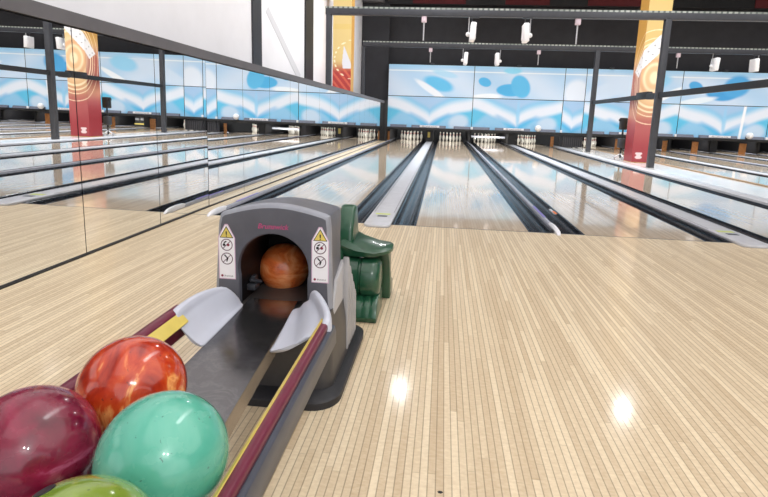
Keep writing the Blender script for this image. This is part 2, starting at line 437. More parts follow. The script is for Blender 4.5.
def column(x0, x1, y0, y1, label, core, flip=False):
    t = thing('wrapped_column', (x0, y0, 0), label, 'column', 'printed columns')
    b = B(); box(b, x0+.005, x1-.005, y0+.005, y1, 0, HC-.002); part('core', b, core, t, False)
    ch = [colour_grid('f', (x0, y0, .02), (x1-x0, 0, 0), (0, 0, HC-.04), 48, 420, column_fn(True)),
          colour_grid('f', (x0, y1, .02), (0, y0-y1, 0), (0, 0, HC-.04), 48, 420, column_fn(False))]
    painted('printed_wrap', ch, M['print'], t, (x0, y0, 0))
    return t
M['ochre'] = plastic('ochre_paint', (.52,.28,.06), .5, .05)
column(5.71, 6.29, 9.6, 10.2, 'square column wrapped in a yellow to red swirl print beside the walkway', M['ochre'])
def lcol(face):
    base = column_fn(face)
    def fn(u, v):
        z = v*HC
        c = np.zeros(u.shape+(3,))+lin((228,202,136))
        s = u*.5
        c = mixc(c, (226,196,110), ((z > 3.45) & (z < 3.6)).astype(float)*.5)
        c = mixc(c, (182,62,60), smoothstep(2.62, 2.2, z+.6*(s-.25)*0))
        st = (np.sin((z+1.3*s)*26) > .3) & (z < 2.35)
        c = mixc(c, (232,120,90), st*.6)
        k = (np.abs(s-.36-.15*(2.6-z)) < .12*np.clip((3.0-z)/.5, 0, 1)) & (z > 2.35) & (z < 3.0)
        c = mixc(c, (226,226,234), k.astype(float))
        dd = (np.abs(np.hypot(s-.6, z-2.6)-.55) < .02) & (np.sin(z*50) > 0)
        c = mixc(c, (250,240,205), dd.astype(float))
        if not face: c = c*.0+lin((205,150,60))
        return c
    return fn
t = thing('wrapped_column', (-2.74, 10.25, 0), 'yellow printed column standing behind the mirrored left partition', 'column', 'printed columns')
b = B(); box(b, -2.735, -2.205, 10.255, 10.75, 0, HC-.002); part('core', b, M['ochre'], t, False)
painted('printed_wrap', [colour_grid('f', (-2.74, 10.25, .02), (.54, 0, 0), (0, 0, HC-.04), 48, 360, lcol(True))], M['print'], t, (-2.74, 10.25, 0))

# stand with fan beside the right column
EX = 5.69
t = thing('equipment_stand', (EX, 10.95, 0.004), 'dark wheeled stand with a boxy head tucked behind the red column', 'stand')
b = B(); cyl(b, (EX,10.45,.06), (EX,10.45,1.0), .025); part('pole', b, M['black'], t)
b = B(); box(b, EX-.10, EX+.08, 10.35, 10.55, .86, 1.20); bev(b, .03); box(b, EX-.13, EX-.02, 10.38, 10.5, 1.10, 1.16); part('head', b, M['black'], t)
b = B(); box(b, EX-.09, EX+.09, 10.35, 10.55, .35, .62); bev(b, .02); part('box', b, M['steel'], t)
for a in range(3):
    b = B(); ca, sa = math.cos(a*2.1+.9), math.sin(a*2.1+.9)
    cyl(b, (EX,10.45,.18), (EX+.15*ca, 10.45+.15*sa, .06), .018); part('leg', b, M['silver'], t)
    b = B(); x, y = EX+.15*ca, 10.45+.15*sa; cyl(b, (x-.02,y,.056), (x+.02,y,.056), .052, n=20); part('wheel', b, M['silver'], t)

# ------------------------------------------------------------------ steel frames across the lanes
def beam(y, z0, label, posts, xr=21.8):
    t = thing('overhead_frame', (5.6, y, 0), label, 'steel frame', 'steel frames over the lanes')
    b = B(); box(b, -2.44, xr, y-.07, y+.07, z0, z0+.15); bev(b, .008); part('beam', b, M['steel'], t)
    b = B(); box(b, -2.45, xr, y-.06, y+.05, z0+.15, z0+.19); part('perforated_tray', b, M['tray'], t, False)
    for x, w, g in posts:
        b = B(); box(b, x-w/2, x+w/2, y-w/2, y+w/2, g, z0+.02); bev(b, .008); part('post', b, M['steel'], t)
    return t
beam(8.08, 3.43, 'nearer dark steel beam spanning the lanes on square posts', [(-2.36,.13,0), (5.62,.14,.004)])
beam(13.95, 3.46, 'farther dark steel beam spanning the lanes on square posts', [(-2.43,.10,0), (5.74,.15,.004)])
# long horizontal bar joining the posts
t = thing('side_bar', (5.6, 8.3, 1.66), 'long black horizontal bar joining the steel posts beside the lanes', 'bar')
def skewbar(b, y0, y1, w, z0, z1):
    xx = lambda y: 5.62+(y-8.08)*.0204
    v = [(xx(y)+s*w/2, y, z) for y in (y0, y1) for s, z in ((-1,z0),(1,z0),(1,z1),(-1,z1))]
    loft(b, [v[:4], v[4:]])
b = B(); skewbar(b, -4.5, 7.99, .07, 1.665, 1.785); part('rail', b, M['black'], t)
b = B(); skewbar(b, 8.17, 13.86, .07, 1.665, 1.785); part('rail', b, M['black'], t)
b = B(); box(b, 5.60, 5.74, 8.75, 9.5, 1.69, 1.85); bev(b, .02); plab(part('clamp_box', b, M['black'], t), 'black clamp housing on the bar')
b = B(); box(b, 5.60, 5.74, 8.5, 8.75, 1.65, 1.80); part('bracket', b, M['steel'], t)

def flood(x, y, zt, side, label, sc=1.0):
    t = thing('hanging_floodlight', (x, y, zt), label, 'floodlight', 'white floodlights under the steel beams')
    b = B(); cyl(b, (x+side*.10,y,zt), (x+side*.10,y,zt-.36*sc), .012); part('rod', b, M['silver'], t)
    b = B(); ball(b, (x+side*.11,y,zt-.40*sc), .055, u=16, v=10); part('sensor_knob', b, M['white'], t)
    b = B(); box(b, x-.065, x+.065, y-.19*sc, y+.19*sc, zt-.56*sc, zt-.14*sc); bev(b, .025, 3)
    bmesh.ops.rotate(b, verts=b.verts, cent=(x,y,zt-.35*sc), matrix=Matrix.Rotation(-.06*side, 3, 'Y')); bo = part('lamp_body', b, M['white'], t)
    b = B(); box(b, x-side*.068-.004, x-side*.068+.004, y-.15*sc, y+.15*sc, zt-.50*sc, zt-.2*sc); part('lens', b, M['stickwhite'], t)
    b = B(); cyl(b, (x-.03,y,zt), (x-.03,y,zt-.16*sc), .012); box(b, x-.09, x+.14, y-.03, y+.03, zt-.02, zt); part('bracket', b, M['steel'], t)
flood(1.16, 8.08, 3.43, -1, 'white floodlight under the nearer beam, left one')
flood(2.41, 8.08, 3.43, 1, 'white floodlight under the nearer beam, right one')
for x, s, l in ((1.23,-1,'leftmost'), (2.33,1,'second from left'), (9.62,-1,'to the right of the tall post'), (10.88,1,'rightmost'), (17.2,-1,'far off to the right')):
    flood(x, 13.95, 3.46, s, 'white floodlight under the farther beam, %s' % l)
def drop(x, y, zt, L, label):
    t = thing('hanging_sensor', (x, y, zt), label, 'sensor', 'small boxes with rods under the beams')
    b = B(); box(b, x-.06, x+.06, y-.05, y+.05, zt-.14, zt-.001); bev(b, .01); part('box', b, M['pinkbox'], t)
    b = B(); cyl(b, (x,y,zt-.14), (x,y,zt-L), .02, .016, 12); part('rod', b, M['silver'], t)
M['pinkbox'] = plastic('pinkish_box', (.62,.50,.56), .5, .05)
drop(-.02, 8.08, 3.43, .56, 'small pinkish box with hanging rod under the nearer beam, left'); drop(3.6, 8.08, 3.43, .58, 'small pinkish box with hanging rod under the nearer beam, near its middle')
drop(-.02, 13.95, 3.46, .5, 'small box with short rod under the farther beam, leftmost'); drop(3.75, 13.95, 3.46, .5, 'small box with short rod under the farther beam, middle'); drop(8.4, 13.95, 3.46, .5, 'small box with short rod under the farther beam, right of the tall post')

# ------------------------------------------------------------------ masking units
def ell(u, v, cx, cy, rx, ry, a=0, soft=.25):
    x = (u-cx)*math.cos(a)+(v-cy)*math.sin(a); y = -(u-cx)*math.sin(a)+(v-cy)*math.cos(a)
    d = np.hypot(x/rx, y/ry); return smoothstep(1+soft, 1-soft, d)
def top_fn(kind, w=3.4):
    def fn(u, v):
        u = u*w; v = v*1.23
        c = np.zeros(u.shape+(3,))+lin((178,210,238))
        c = mixc(c, (204,222,242), .5+.5*np.sin(u*2.1+v*3+kind))
        c = mixc(c, (150,205,240), smoothstep(.95, 1.2, v)*.7)
        c = mixc(c, (236,243,250), smoothstep(.03, .01, np.abs(v-1.0)))
        if kind == 0:
            c = mixc(c, (98,188,232), ell(u, v, 2.05, .50, .62, .26, -.3))
            c = mixc(c, (234,240,249), ell(u, v, 1.75, .25, .75, .13, -.55))
            c = mixc(c, (160,212,240), ell(u, v, 2.3, .9, .5, .12, -.2)*.7)
        elif kind == 1:
            c = mixc(c, (80,176,228), ell(u, v, .42, .62, .26, .17, -.3, .12))
            c = mixc(c, (78,176,228), ell(u, v, 1.45, .33, .55, .24, 0, .1))
            c = mixc(c, (92,184,230), ell(u, v, 1.85, .48, .36, .46, .5, .12))
            c = mixc(c, (140,212,240), ell(u, v, 1.5, 1.08, .35, .12, 0, .3))
            c = mixc(c, (236,243,250), ell(u, v, .4, .02, .7, .14, .1))
        elif kind == 2:
            c = mixc(c, (232,238,248), ell(u, v, .5, .3, .5, .5, 0)*.8)
        elif kind == 3:
            c = mixc(c, (204,222,242), ell(u, v, 1.0, .5, 1.3, .3, .4))
            c = mixc(c, (150,208,240), ell(u, v, 2.6, .8, .6, .3, .2))
            c = mixc(c, (236,243,250), ell(u, v, 2.9, .2, .9, .12, .5))
        else:
            c = mixc(c, (78,168,224), ell(u, v, .5, .66, .28, .18, -.4, .15))
            c = mixc(c, (74,162,222), ell(u, v, 1.5, .45, .6, .3, 0, .15))
            c = mixc(c, (84,170,226), ell(u, v, 2.0, .7, .5, .4, .3, .2))
            c = mixc(c, (226,238,248), ell(u, v, .5, .1, .8, .12, .2))
        return c
    return fn
def bot_fn(kind, w=3.4):
    def fn(u, v):
        U = u*w; v = v*1.2
        c = np.zeros(u.shape+(3,))+lin((98,194,232))
        c = mixc(c, (72,178,228), smoothstep(.35, .05, v)*.7)
        xc = w*.5; q = np.abs(U-xc)
        # two pale hills leaning to the centre valley
        h1 = .66*np.exp(-((q-1.05)/.62)**2)
        c = mixc(c, (158,202,236), smoothstep(h1+.10, h1-.16, v)*.75)
        # white wave falling to the centre
        wv = .16+.66*np.clip(q/1.7, 0, 1)**.7 + .04*np.sin(U*3.1+kind)
        k = smoothstep(wv-.14, wv+.05, v)*smoothstep(wv+.58, wv+.22, v)
        c = mixc(c, (236,238,248), k*.9)
        c = mixc(c, (184,200,232), smoothstep(wv+.34, wv+.7, v)*.7)
        edge = np.abs(v-(.10+.42*np.clip((q-.02)/.75, 0, 1)**.7)); c = mixc(c, (84,176,230), smoothstep(.16, .02, edge)*smoothstep(1.0,.7,q)*.5)
        c = mixc(c, (150,206,240), ell(U, v, xc+.05, .60, .07, .5, 0, .5)*(kind in (1,4))*.8)
        c = mixc(c, (214,226,242), ell(U, v, xc+1.2, .25, .4, .28, .3, .3)*.7)
        if kind == 4: c = mixc(c, (246,248,252), smoothstep(.07,.03,np.abs(U-2.35-.06*v)))
        return c
    return fn
EDG = [(-1.76,1.70,0), (1.70,5.25,1), (5.25,6.07,2), (6.07,9.68,3), (9.68,13.0,4), (13.0,16.5,0), (16.5,20.2,1)]
NM = ['behind the first two lanes', 'behind the third and fourth lanes', 'narrow filler above the walkway', 'behind the fifth and sixth lanes', 'behind the seventh and eighth lanes', 'behind the ninth and tenth lanes', 'far right end']
for (x0, x1, kd), nm in zip(EDG, NM):
    for row in (0, 1):
        z0, z1 = ((1.865,3.10), (.60,1.84))[row]
        t = thing('masking_unit', (x0, 16.3, z0), 'blue wave print panel, %s row, %s' % (('upper','lower')[row], nm), 'masking panel', 'blue printed panels above the pins')
        b = B(); box(b, x0+.012, x1-.012, 16.305, 16.36, z0, z1); part('board', b, M['steel'], t, False)
        f = top_fn(kd, x1-x0) if row == 0 else bot_fn(kd, x1-x0)
        painted('printed_face', [colour_grid('p', (x0+.012, 16.30, z0), (x1-x0-.024, 0, 0), (0, 0, z1-z0), int(60*(x1-x0)), 70, f)], M['maskprint'], t, (x0, 16.3, z0))
b = B(); box(b, -1.79, 21.8, 16.37, 16.5, .60, 3.13)
one('print_support', b, M['black'], 'long black frame carrying the blue printed panels', 'frame', smooth=False)
for i, xs in enumerate([.0, 3.45, 7.0, 11.2]):
    b = B(); box(b, xs-.07, xs+.07, 16.25, 16.42, 3.13, 3.18); bev(b, .01)
    one('panel_clip', b, M['steel'], 'small dark clip on the top edge of the blue panels, %s from left' % ORD[i], 'clip', 'clips on the panel tops')

# text
def text_mesh(s, size, shear=0):
    cu = bpy.data.curves.new('t', 'FONT'); cu.body = s; cu.size = size; cu.shear = shear
    cu.extrude = .0; cu.align_x = 'CENTER'; cu.align_y = 'CENTER'; cu.resolution_u = 3; cu.offset = 0
    o = bpy.data.objects.new('t', cu); COL.objects.link(o)
    dg = bpy.context.evaluated_depsgraph_get(); dg.update()
    me = bpy.data.meshes.new_from_object(o.evaluated_get(dg)); bpy.data.objects.remove(o); bpy.data.curves.remove(cu)
    bm = bmesh.new(); bm.from_mesh(me); bpy.data.meshes.remove(me)
    return bm
def front_text(s, width, x, y, z, depth, shear=0, height=None):
    """mesh text facing -y, extruded"""
    bm = text_mesh(s, 1.0, shear)
    xs = [v.co.x for v in bm.verts]; ys = [v.co.y for v in bm.verts]
    w0 = max(xs)-min(xs); h0 = max(ys)-min(ys); cx = (max(xs)+min(xs))/2; cy = (max(ys)+min(ys))/2
    k = width/w0; kh = k if height is None else height/h0
    r = bmesh.ops.extrude_face_region(bm, geom=list(bm.faces))
    nv = [e for e in r['geom'] if isinstance(e, bmesh.types.BMVert)]
    for v in bm.verts: v.co.z = 0
    for v in nv: v.co.z = 1
    for v in bm.verts:
        X, Y, Z = v.co; v.co = Vector((x+(X-cx)*k, y-(Z*depth), z+(Y-cy)*kh))
    bmesh.ops.recalc_face_normals(bm, faces=list(bm.faces))
    return bm

# ledge under the panels
CC = [0, 3.384, 7.882, 11.266, 14.65]
b = B(); box(b, -1.79, 21.8, 16.18, 16.5, .50, .598); bev(b, .01)
one('pin_deck_ledge', b, M['black'], 'long black ledge running under the blue panels above the pins', 'ledge')
gl = {1: 4.32, 3: 12.28}
sides = ['left', 'middle', 'right']
for i, c in enumerate(CC):
    segs = [(-1.62,-.95), (-.74,.66), (.98,1.66)]
    for k, (a, d) in enumerate(segs):
        a += c; d += c
        t = thing('ledge_flap', (a, 16.2, .598), 'slate flap on the ledge, %s of three above the %s lane pair' % (sides[k], ORD[i]), 'flap', 'grey flaps on the ledge')
        b = B(); prism(b, [(16.20,.599), (16.295,.599), (16.295,.70), (16.27,.70)], 'x', a, d); part('flap', b, M['ledge'], t, False)
        if k == 1:
            b = B(); box(b, c-.40, c+.40, 16.196, 16.222, .618, .70); bev(b, .003)
            s = part('sign_plate', b, M['stickwhite'], t); plab(s, 'small white name sign')
            tb = front_text('Brunswick', .62, c, 16.1955, .659, .002, .2, .05)
            g = part('lettering', tb, M['ledge'], s, False)
    for s in (-1.80, 1.80) if i not in (1, 2) else ((-1.80,) if i == 1 else (1.80,)):
        pass
for i, (x, w) in enumerate([(1.715,'between the second and third lanes'), (5.25,'beside the walkway'), (9.62,'between the sixth and seventh lanes'), (12.98,'between the eighth and ninth lanes')]):
    b = B(); box(b, x-.04, x+.04, 16.185, 16.24, .599, .70); bev(b, .008)
    one('ledge_light', b, M['white'], 'small white box on the ledge %s' % w, 'light box', 'white boxes on the ledge')
for k, x in gl.items():
    b = B(); ball(b, (x, 16.08, .735), .125); 
    t = thing('ball_ornament', (x, 16.235, .5985), 'white round globe sitting on the ledge, %s' % ('above the fourth lane' if k == 1 else 'above the eighth lane'), 'globe', 'white globes on the ledge')
    part('globe', b, M['white'], t)
    b = B(); cyl(b, (x,16.235,.5985), (x,16.14,.70), .04, .03); part('holder', b, M['steel'], t)

# kickbacks (black side boards) and pit
def kick(x0, x1, lab, m=None, y0=16.55, z1=.56):
    b = B(); box(b, x0, x1, y0, 19.9, .038, z1)
    one('kickback_board', b, m or M['black'], lab, 'kickback', 'kickback boards between the pin decks', smooth=False)
kick(-1.76, -1.66, 'black kickback board left of the first pin deck')
kick(-.15, .15, 'black kickback board between the first and second pin decks')
kick(1.66, 1.73, 'black kickback board between the second and third pin decks')
kick(3.23, 3.53, 'black kickback board between the third and fourth pin decks')
kick(7.75, 8.02, 'black kickback board between the fifth and sixth pin decks')
kick(9.54, 9.61, 'black kickback board between the sixth and seventh pin decks')
kick(11.13, 11.40, 'black kickback board between the seventh and eighth pin decks')
kick(12.92, 12.99, 'black kickback board between the eighth and ninth pin decks')
kick(14.51, 14.79, 'black kickback board between the ninth and tenth pin decks')
def opanel(x0, x1, z0, z1, lab, y=16.5, m=None):
    b = B(); box(b, x0, x1, y, y+.04, z0, z1); bev(b, .005)
    one('wooden_end_block', b, m or M['orange'], lab, 'panel', 'orange end panels between the pin decks')
opanel(-1.745, -1.66, .03, .40, 'narrow orange wood panel beside the black partition post', 16.505)
opanel(-.07, .03, .20, .42, 'small yellow plate on the capping between the first two pin decks', 16.5, M['yellow'])
opanel(4.93, 5.06, 0.001, .42, 'orange wood panel left of the grey access door')
opanel(7.48, 7.72, 0.001, .42, 'orange wood panel right of the fifth pin deck')
opanel(10.42, 10.66, 0.001, .42, 'orange wood panel in the seventh lane end')
opanel(12.2, 12.46, 0.001, .42, 'orange wood panel in the eighth lane end')
opanel(9.3, 9.48, 0.001, .42, 'orange wood panel right of the sixth pin deck')
# grey access door by the walkway
t = thing('access_door', (5.4, 17.0, 0), 'low grey ribbed access door under the ledge at the end of the walkway', 'door')
b = B(); box(b, 5.45, 6.22, 16.62, 16.68, .03, .45); bev(b, .006); part('door_panel', b, M['trim'], t)
b = B()
for k in range(9): box(b, 5.49+k*.082, 5.52+k*.082, 16.605, 16.62, .06, .42)
part('ribs', b, M['steel'], t)
b = B(); box(b, 5.32, 5.43, 16.62, 16.70, .03, .45); part('side_panel', b, M['steel'], t)

# sweep bar on third lane and seventh lane machinery
t = thing('sweep_bar', (2.486, 17.4, .2), 'white sweep bar lowered in front of the third rack of pins', 'sweep bar')
b = B(); box(b, 1.78, 3.20, 17.35, 17.42, .235, .315); bev(b, .01); part('bar', b, M['cap'], t)
for s in (-1, 1):
    b = B(); box(b, 2.486+s*.68-.02, 2.486+s*.68+.02, 17.42, 18.3, .25, .30); part('arm', b, M['silver'], t)
t = thing('pin_machine', (8.78, 17.6, 0), 'silver and black pinsetter mechanism at the end of the sixth lane', 'pinsetter')
b = B(); box(b, 8.35, 9.2, 17.9, 18.6, .001, .42); part('body', b, M['black'], t)
for x in (8.5, 8.75, 9.0):
    b = B(); cyl(b, (x,17.85,.33), (x+.14,17.85,.33), .05, n=14); part('roller', b, M['silver'], t)
b = B(); box(b, 8.32, 9.22, 17.84, 17.88, .09, .14); plab(part('guard_strip', b, M['yellow'], t), 'yellow green strip')

# ------------------------------------------------------------------ pins
prof = [(.0,0), (.0257,0), (.0290,.012), (.0360,.030), (.0500,.057), (.0580,.087), (.0605,.114), (.0580,.150), (.0500,.184), (.0350,.222), (.0245,.254), (.0232,.270), (.0260,.300), (.0310,.330), (.0323,.345), (.0300,.362), (.0220,.375), (.0100,.3805), (0,.381)]
b = B(); n = 16; rings = []
for r, z in prof:
    if r == 0: rings.append([b.verts.new((0,0,z))]); continue
    rings.append([b.verts.new((r*math.cos(2*PI*i/n), r*math.sin(2*PI*i/n), z)) for i in range(n)])
for a, c in zip(rings, rings[1:]):
    for i in range(n):
        if len(a) == 1: f = b.faces.new((a[0], c[(i+1)%n], c[i]))
        elif len(c) == 1: f = b.faces.new((a[i], a[(i+1)%n], c[0]))
        else: f = b.faces.new((a[i], a[(i+1)%n], c[(i+1)%n], c[i]))
bmesh.ops.recalc_face_normals(b, faces=list(b.faces))
pin0 = obj('bowling_pin', b, M['pin'])
b = B()
for z, r in ((.262,.0238), (.288,.0252)):
    cyl(b, (0,0,z-.006), (0,0,z+.006), r+.0006, r+.0012, 16, False)
band = obj('neck_bands', b, M['pinred'], pin0); plab(band, 'two red neck bands')
ROWS = [(0,0,'front pin')]
nmr = {1: ['left','right'], 2: ['left','middle','right'], 3: ['far left','inner left','inner right','far right']}
rw = ['front','second','third','back']
POS = []
for r in range(4):
    for k in range(r+1):
        POS.append(((k-r/2)*.3048, r*.264, 'front pin' if r == 0 else '%s pin in the %s row' % (nmr[r][k], rw[r])))
used = False
for li in (0, 1, 2, 3, 4, 7):
    xc = LANES[li]+W/2
    for dx, dy, w in POS:
        if li == 7 and w not in ('front pin', 'left pin in the second row', 'far left pin in the back row', 'left pin in the third row'): continue
        if not used: o = pin0; o.location = (xc+dx, 18.288+dy, 0); used = True
        else: o = dup(pin0, (xc+dx, 18.288+dy, 0))
        tag(o, 'white bowling pin, %s, on the %s lane from the mirrored wall' % (w.replace(' pin in the ', ' of ').replace(' row', ' row'), ORD[li]), 'bowling pin', 'pins on the %s lane' % ORD[li])

# ------------------------------------------------------------------ ball return
HX = -.035; YF = -2.97
ret = thing('ball_return', (0, -3.0, 0), 'grey hooded ball return with a round mouth and maroon side rails', 'ball return')
hcx, hcz, hr = -.034, .450, .134
def hood_outline(n_side=10):
    pts = []
    for k in range(14):      # arched top left->right
        t = k/13; x = -.236+.415*t; z = .660+.040*math.sin(PI*t)*1.0+.006*t; pts.append((x, z))
    for k in range(1, 14): t = k/13; pts.append((.192+.004*t-.008*(1-t), .655-.405*t))
    for k in range(1, 14): t = k/13; pts.append((.196-.468*t, .250))
    for k in range(1, 13): t = k/13; pts.append((-.272+.028*t, .25+.40*t))
    return pts
def resample(pts, n):
    # sample outline by angle about the hole centre
    out = []
    N = len(pts)
    for i in range(n):
        a = 2*PI*i/n; d = (math.cos(a), math.sin(a)); best = None
        for j in range(N):
            p, q = pts[j], pts[(j+1) % N]
            ex, ez = q[0]-p[0], q[1]-p[1]; den = d[0]*ez-d[1]*ex
            if abs(den) < 1e-9: continue
            t = ((p[0]-hcx)*ez-(p[1]-hcz)*ex)/den; s = ((p[0]-hcx)*d[1]-(p[1]-hcz)*d[0])/den
            if t > 0 and -1e-6 <= s <= 1+1e-6 and (best is None or t > best): best = t
        out.append((hcx+d[0]*best, hcz+d[1]*best))
    return out
HO = resample(hood_outline(), 128)
def scaled(o, k): return [(hcx+(x-hcx)*k, hcz+(z-hcz)*k) for x, z in o]
def inset(o, w):
    out = []
    for x, z in o:
        dx, dz = hcx-x, hcz-z; L = math.hypot(dx, dz); out.append((x+dx/L*w, z+dz/L*w))
    return out
def circ(r):
    out = []
    for i in range(128):
        a = 2*PI*i/128; ca, sa = math.cos(a), math.sin(a)
        k = r
        if sa < 0: k = min((r*.97)/max(abs(ca), 1e-6), (hcz-.262)/abs(sa)); k = max(k, r) if abs(ca)*r < r*.97 else r
        if sa < 0: k = min(k, (hcz-.262+(r-hr))/abs(sa)) if abs(sa) > .5 else k
        out.append((hcx+k*ca, hcz+k*sa))
    return out
def ring(y, pts): return [(x, y, z) for x, z in pts]
b = B()
# face ring + hole lip
loft(b, [ring(YF, inset(HO, .016)), ring(YF, circ(hr+.010)), ring(YF+.004, circ(hr+.004)), ring(YF+.02, circ(hr))], cap=False)
part('hood_face', b, M['hood'], ret)
b = B()
loft(b, [ring(YF, inset(HO, .0158)), ring(YF+.004, inset(HO, .006)), ring(YF+.014, HO), ring(YF+.03, HO), ring(YF+.034, inset(HO, .004))], cap=False)
plab(part('hood_rim', b, M['hoodedge'], ret), 'lighter grey rounded rim')
b = B()
back = [(x*1.0, min(z, .66)) for x, z in inset(HO, .012)]
secs = [ring(YF+.034, inset(HO, .004)), ring(YF+.12, inset(HO, .004)), ring(YF+.23, inset(HO, .010)), ring(YF+.32, inset(HO, .03)), ring(YF+.34, inset(HO, .05))]
loft(b, secs, cap=False)
v = [bv for bv in b.verts if abs(bv.co.y-(YF+.34)) < 1e-5]
b.faces.new(v)
part('hood_shell', b, M['hood'], ret)
b = B()
loft(b, [ring(YF+.02, circ(hr)), ring(YF+.33, circ(hr*.98))], cap=False)
v = [bv for bv in b.verts if abs(bv.co.y-(YF+.33)) < 1e-5]; b.faces.new(v)
plab(part('tunnel', b, M['tunnel'], ret), 'black round tunnel')
# bracket bits at left inside the mouth
b = B(); box(b, -.165, -.13, -2.90, -2.85, .335, .36); box(b, -.16, -.142, -2.87, -2.84, .35, .385); cyl(b, (-.15,-2.9,.38), (-.12,-2.86,.36), .008); bev(b, .003)
plab(part('bracket', b, M['steel'], ret), 'small shiny bracket inside the mouth')
# lower cabinet
b = B()
def rrect(x0, x1, y0, y1, r, z, n=6):
    out = []
    for cx, cy, a0 in ((x1-r,y1-r,0), (x0+r,y1-r,PI/2), (x0+r,y0+r,PI), (x1-r,y0+r,1.5*PI)):
        for k in range(n+1):
            a = a0+PI/2*k/n; out.append((cx+r*math.cos(a), cy+r*math.sin(a), z))
    return out
loft(b, [rrect(-.235,.218,-3.075,-2.50,.06,.03), rrect(-.232,.212,-3.08,-2.55,.06,.20), rrect(-.235,.196,-3.07,-2.60,.05,.305)])
part('cabinet', b, M['cabinet'], ret)
b = B(); loft(b, [rrect(-.27,.255,-3.16,-2.44,.10,.0), rrect(-.27,.255,-3.16,-2.44,.10,.026), rrect(-.26,.245,-3.15,-2.45,.095,.034)])
plab(part('base_plate', b, M['base'], ret), 'black rubber base plate')
# side panel and stepped ribs, right
b = B(); prism(b, [(-2.90,.40), (-2.74,.44), (-2.68,.38), (-2.56,.06), (-3.0,.06), (-2.95,.30)], 'x', .180, .200); bev(b, .006)
plab(part('side_panel', b, M['side'], ret), 'light grey side panel')
for k in range(5):
    y = -2.76+.045*k; zt = .46-.05*k
    b = B(); prism(b, [(y-.010, .05), (y+.020, .05), (y+.010, zt-.03), (y-.004, zt)], 'x', .195, .222); bev(b, .004)
    part('side_rib', b, M['side'], ret)
# name on the hood
g = part('lettering', front_text('Brunswick', .118, -.030, YF, .617, .0016, .25, .019), M['pink'], ret, False); plab(g, 'pink italic name')
# warning stickers
def sticker(cx, zc, sgn):
    w, h0, h1 = .030, zc-.098, zc+.060
    b = B(); prism(b, [(cx-w-.003,h0-.003), (cx+w+.003,h0-.003), (cx+w+.003,h1+.002), (cx+.006,h1+.054), (cx-.006,h1+.054), (cx-w-.003,h1+.002)], 'y', YF-.0005, YF-.0001)
    s = part('warning_sticker', b, M['pinkedge'], ret, False); plab(s, 'white warning sticker with yellow triangle, %s of the mouth' % ('left' if sgn < 0 else 'right'))
    b = B(); prism(b, [(cx-w,h0), (cx+w,h0), (cx+w,h1), (cx+.005,h1+.049), (cx-.005,h1+.049), (cx-w,h1)], 'y', YF-.0010, YF-.0004); part('paper', b, M['stickwhite'], s, False)
    b = B(); prism(b, [(cx-.027,h1+.001), (cx+.027,h1+.001), (cx,h1+.047)], 'y', YF-.0014, YF-.0009); part('triangle_outline', b, M['ink'], s, False)
    b = B(); prism(b, [(cx-.0225,h1+.0035), (cx+.0225,h1+.0035), (cx,h1+.0415)], 'y', YF-.0018, YF-.0013); part('triangle', b, M['yellow'], s, False)
    b = B(); prism(b, [(cx-.0028,h1+.026), (cx+.0028,h1+.026), (cx+.0018,h1+.012), (cx-.0018,h1+.012)], 'y', YF-.0022, YF-.0017); prism(b, [(cx-.0022,h1+.0095), (cx+.0022,h1+.0095), (cx+.0022,h1+.0055), (cx-.0022,h1+.0055)], 'y', YF-.0022, YF-.0017)
    part('exclamation_mark', b, M['ink'], s, False)
    for j, dz in enumerate((-.028, -.082)):
        z = h1+dz+.002; r = .0235
        b = B(); N = 28
        o_ = [b.verts.new((cx+r*math.cos(2*PI*i/N), YF-.0014, z+r*math.sin(2*PI*i/N))) for i in range(N)]
        i_ = [b.verts.new((cx+(r-.0034)*math.cos(2*PI*i/N), YF-.0014, z+(r-.0034)*math.sin(2*PI*i/N))) for i in range(N)]
        for i in range(N): b.faces.new((o_[i], o_[(i+1)%N], i_[(i+1)%N], i_[i]))
        d = r*.7; prism(b, [(cx-d-.001,z-d+.001), (cx-d+.001,z-d-.001), (cx+d+.001,z+d-.001), (cx+d-.001,z+d+.001)], 'y', YF-.0014, YF-.0011)
        part('prohibition_ring', b, M['pinkdark'], s, False)
        b = B()
        if j == 0:
            for q, (dx, rr) in enumerate(((-.010,.0055),)):
                prism(b, [(cx+dx+rr*math.cos(2*PI*i/14), z+rr*math.sin(2*PI*i/14)) for i in range(14)], 'y', YF-.0020, YF-.0016)
            prism(b, [(cx-.012,z+.010), (cx-.002,z+.016), (cx+.001,z+.012), (cx-.008,z+.006)], 'y', YF-.0020, YF-.0016)
            part('ball_mark', b, M['ink'], s, False)
            b = B(); prism(b, [(cx+.006+.0055*math.cos(2*PI*i/14), z+.0055*math.sin(2*PI*i/14)) for i in range(14)], 'y', YF-.0020, YF-.0016)
            part('hand_mark', b, M['inkred'], s, False)
        else:
            prism(b, [(cx-.012,z+.014), (cx-.007,z+.016), (cx+.006,z+.001), (cx+.001,z-.012), (cx-.003,z-.011), (cx+.000,z+.001)], 'y', YF-.0020, YF-.0016)
            part('arm_mark', b, M['ink'], s, False)
    b = B(); prism(b, [(cx-.020+.005*math.cos(2*PI*i/12), h0+.010+.005*math.sin(2*PI*i/12)) for i in range(12)], 'y', YF-.0014, YF-.0009)
    part('logo', b, M['inkred'], s, False)
    part('small_print', front_text('Brunswick', .034, cx+.006, YF-.0009, h0+.010, .0006, .1, .006), M['trim'], s, False)
M['pinkdark'] = plastic('pink_ring', (.13,.06,.09), .5, .05)
sticker(-.212, .503, -1); sticker(.149, .511, 1)
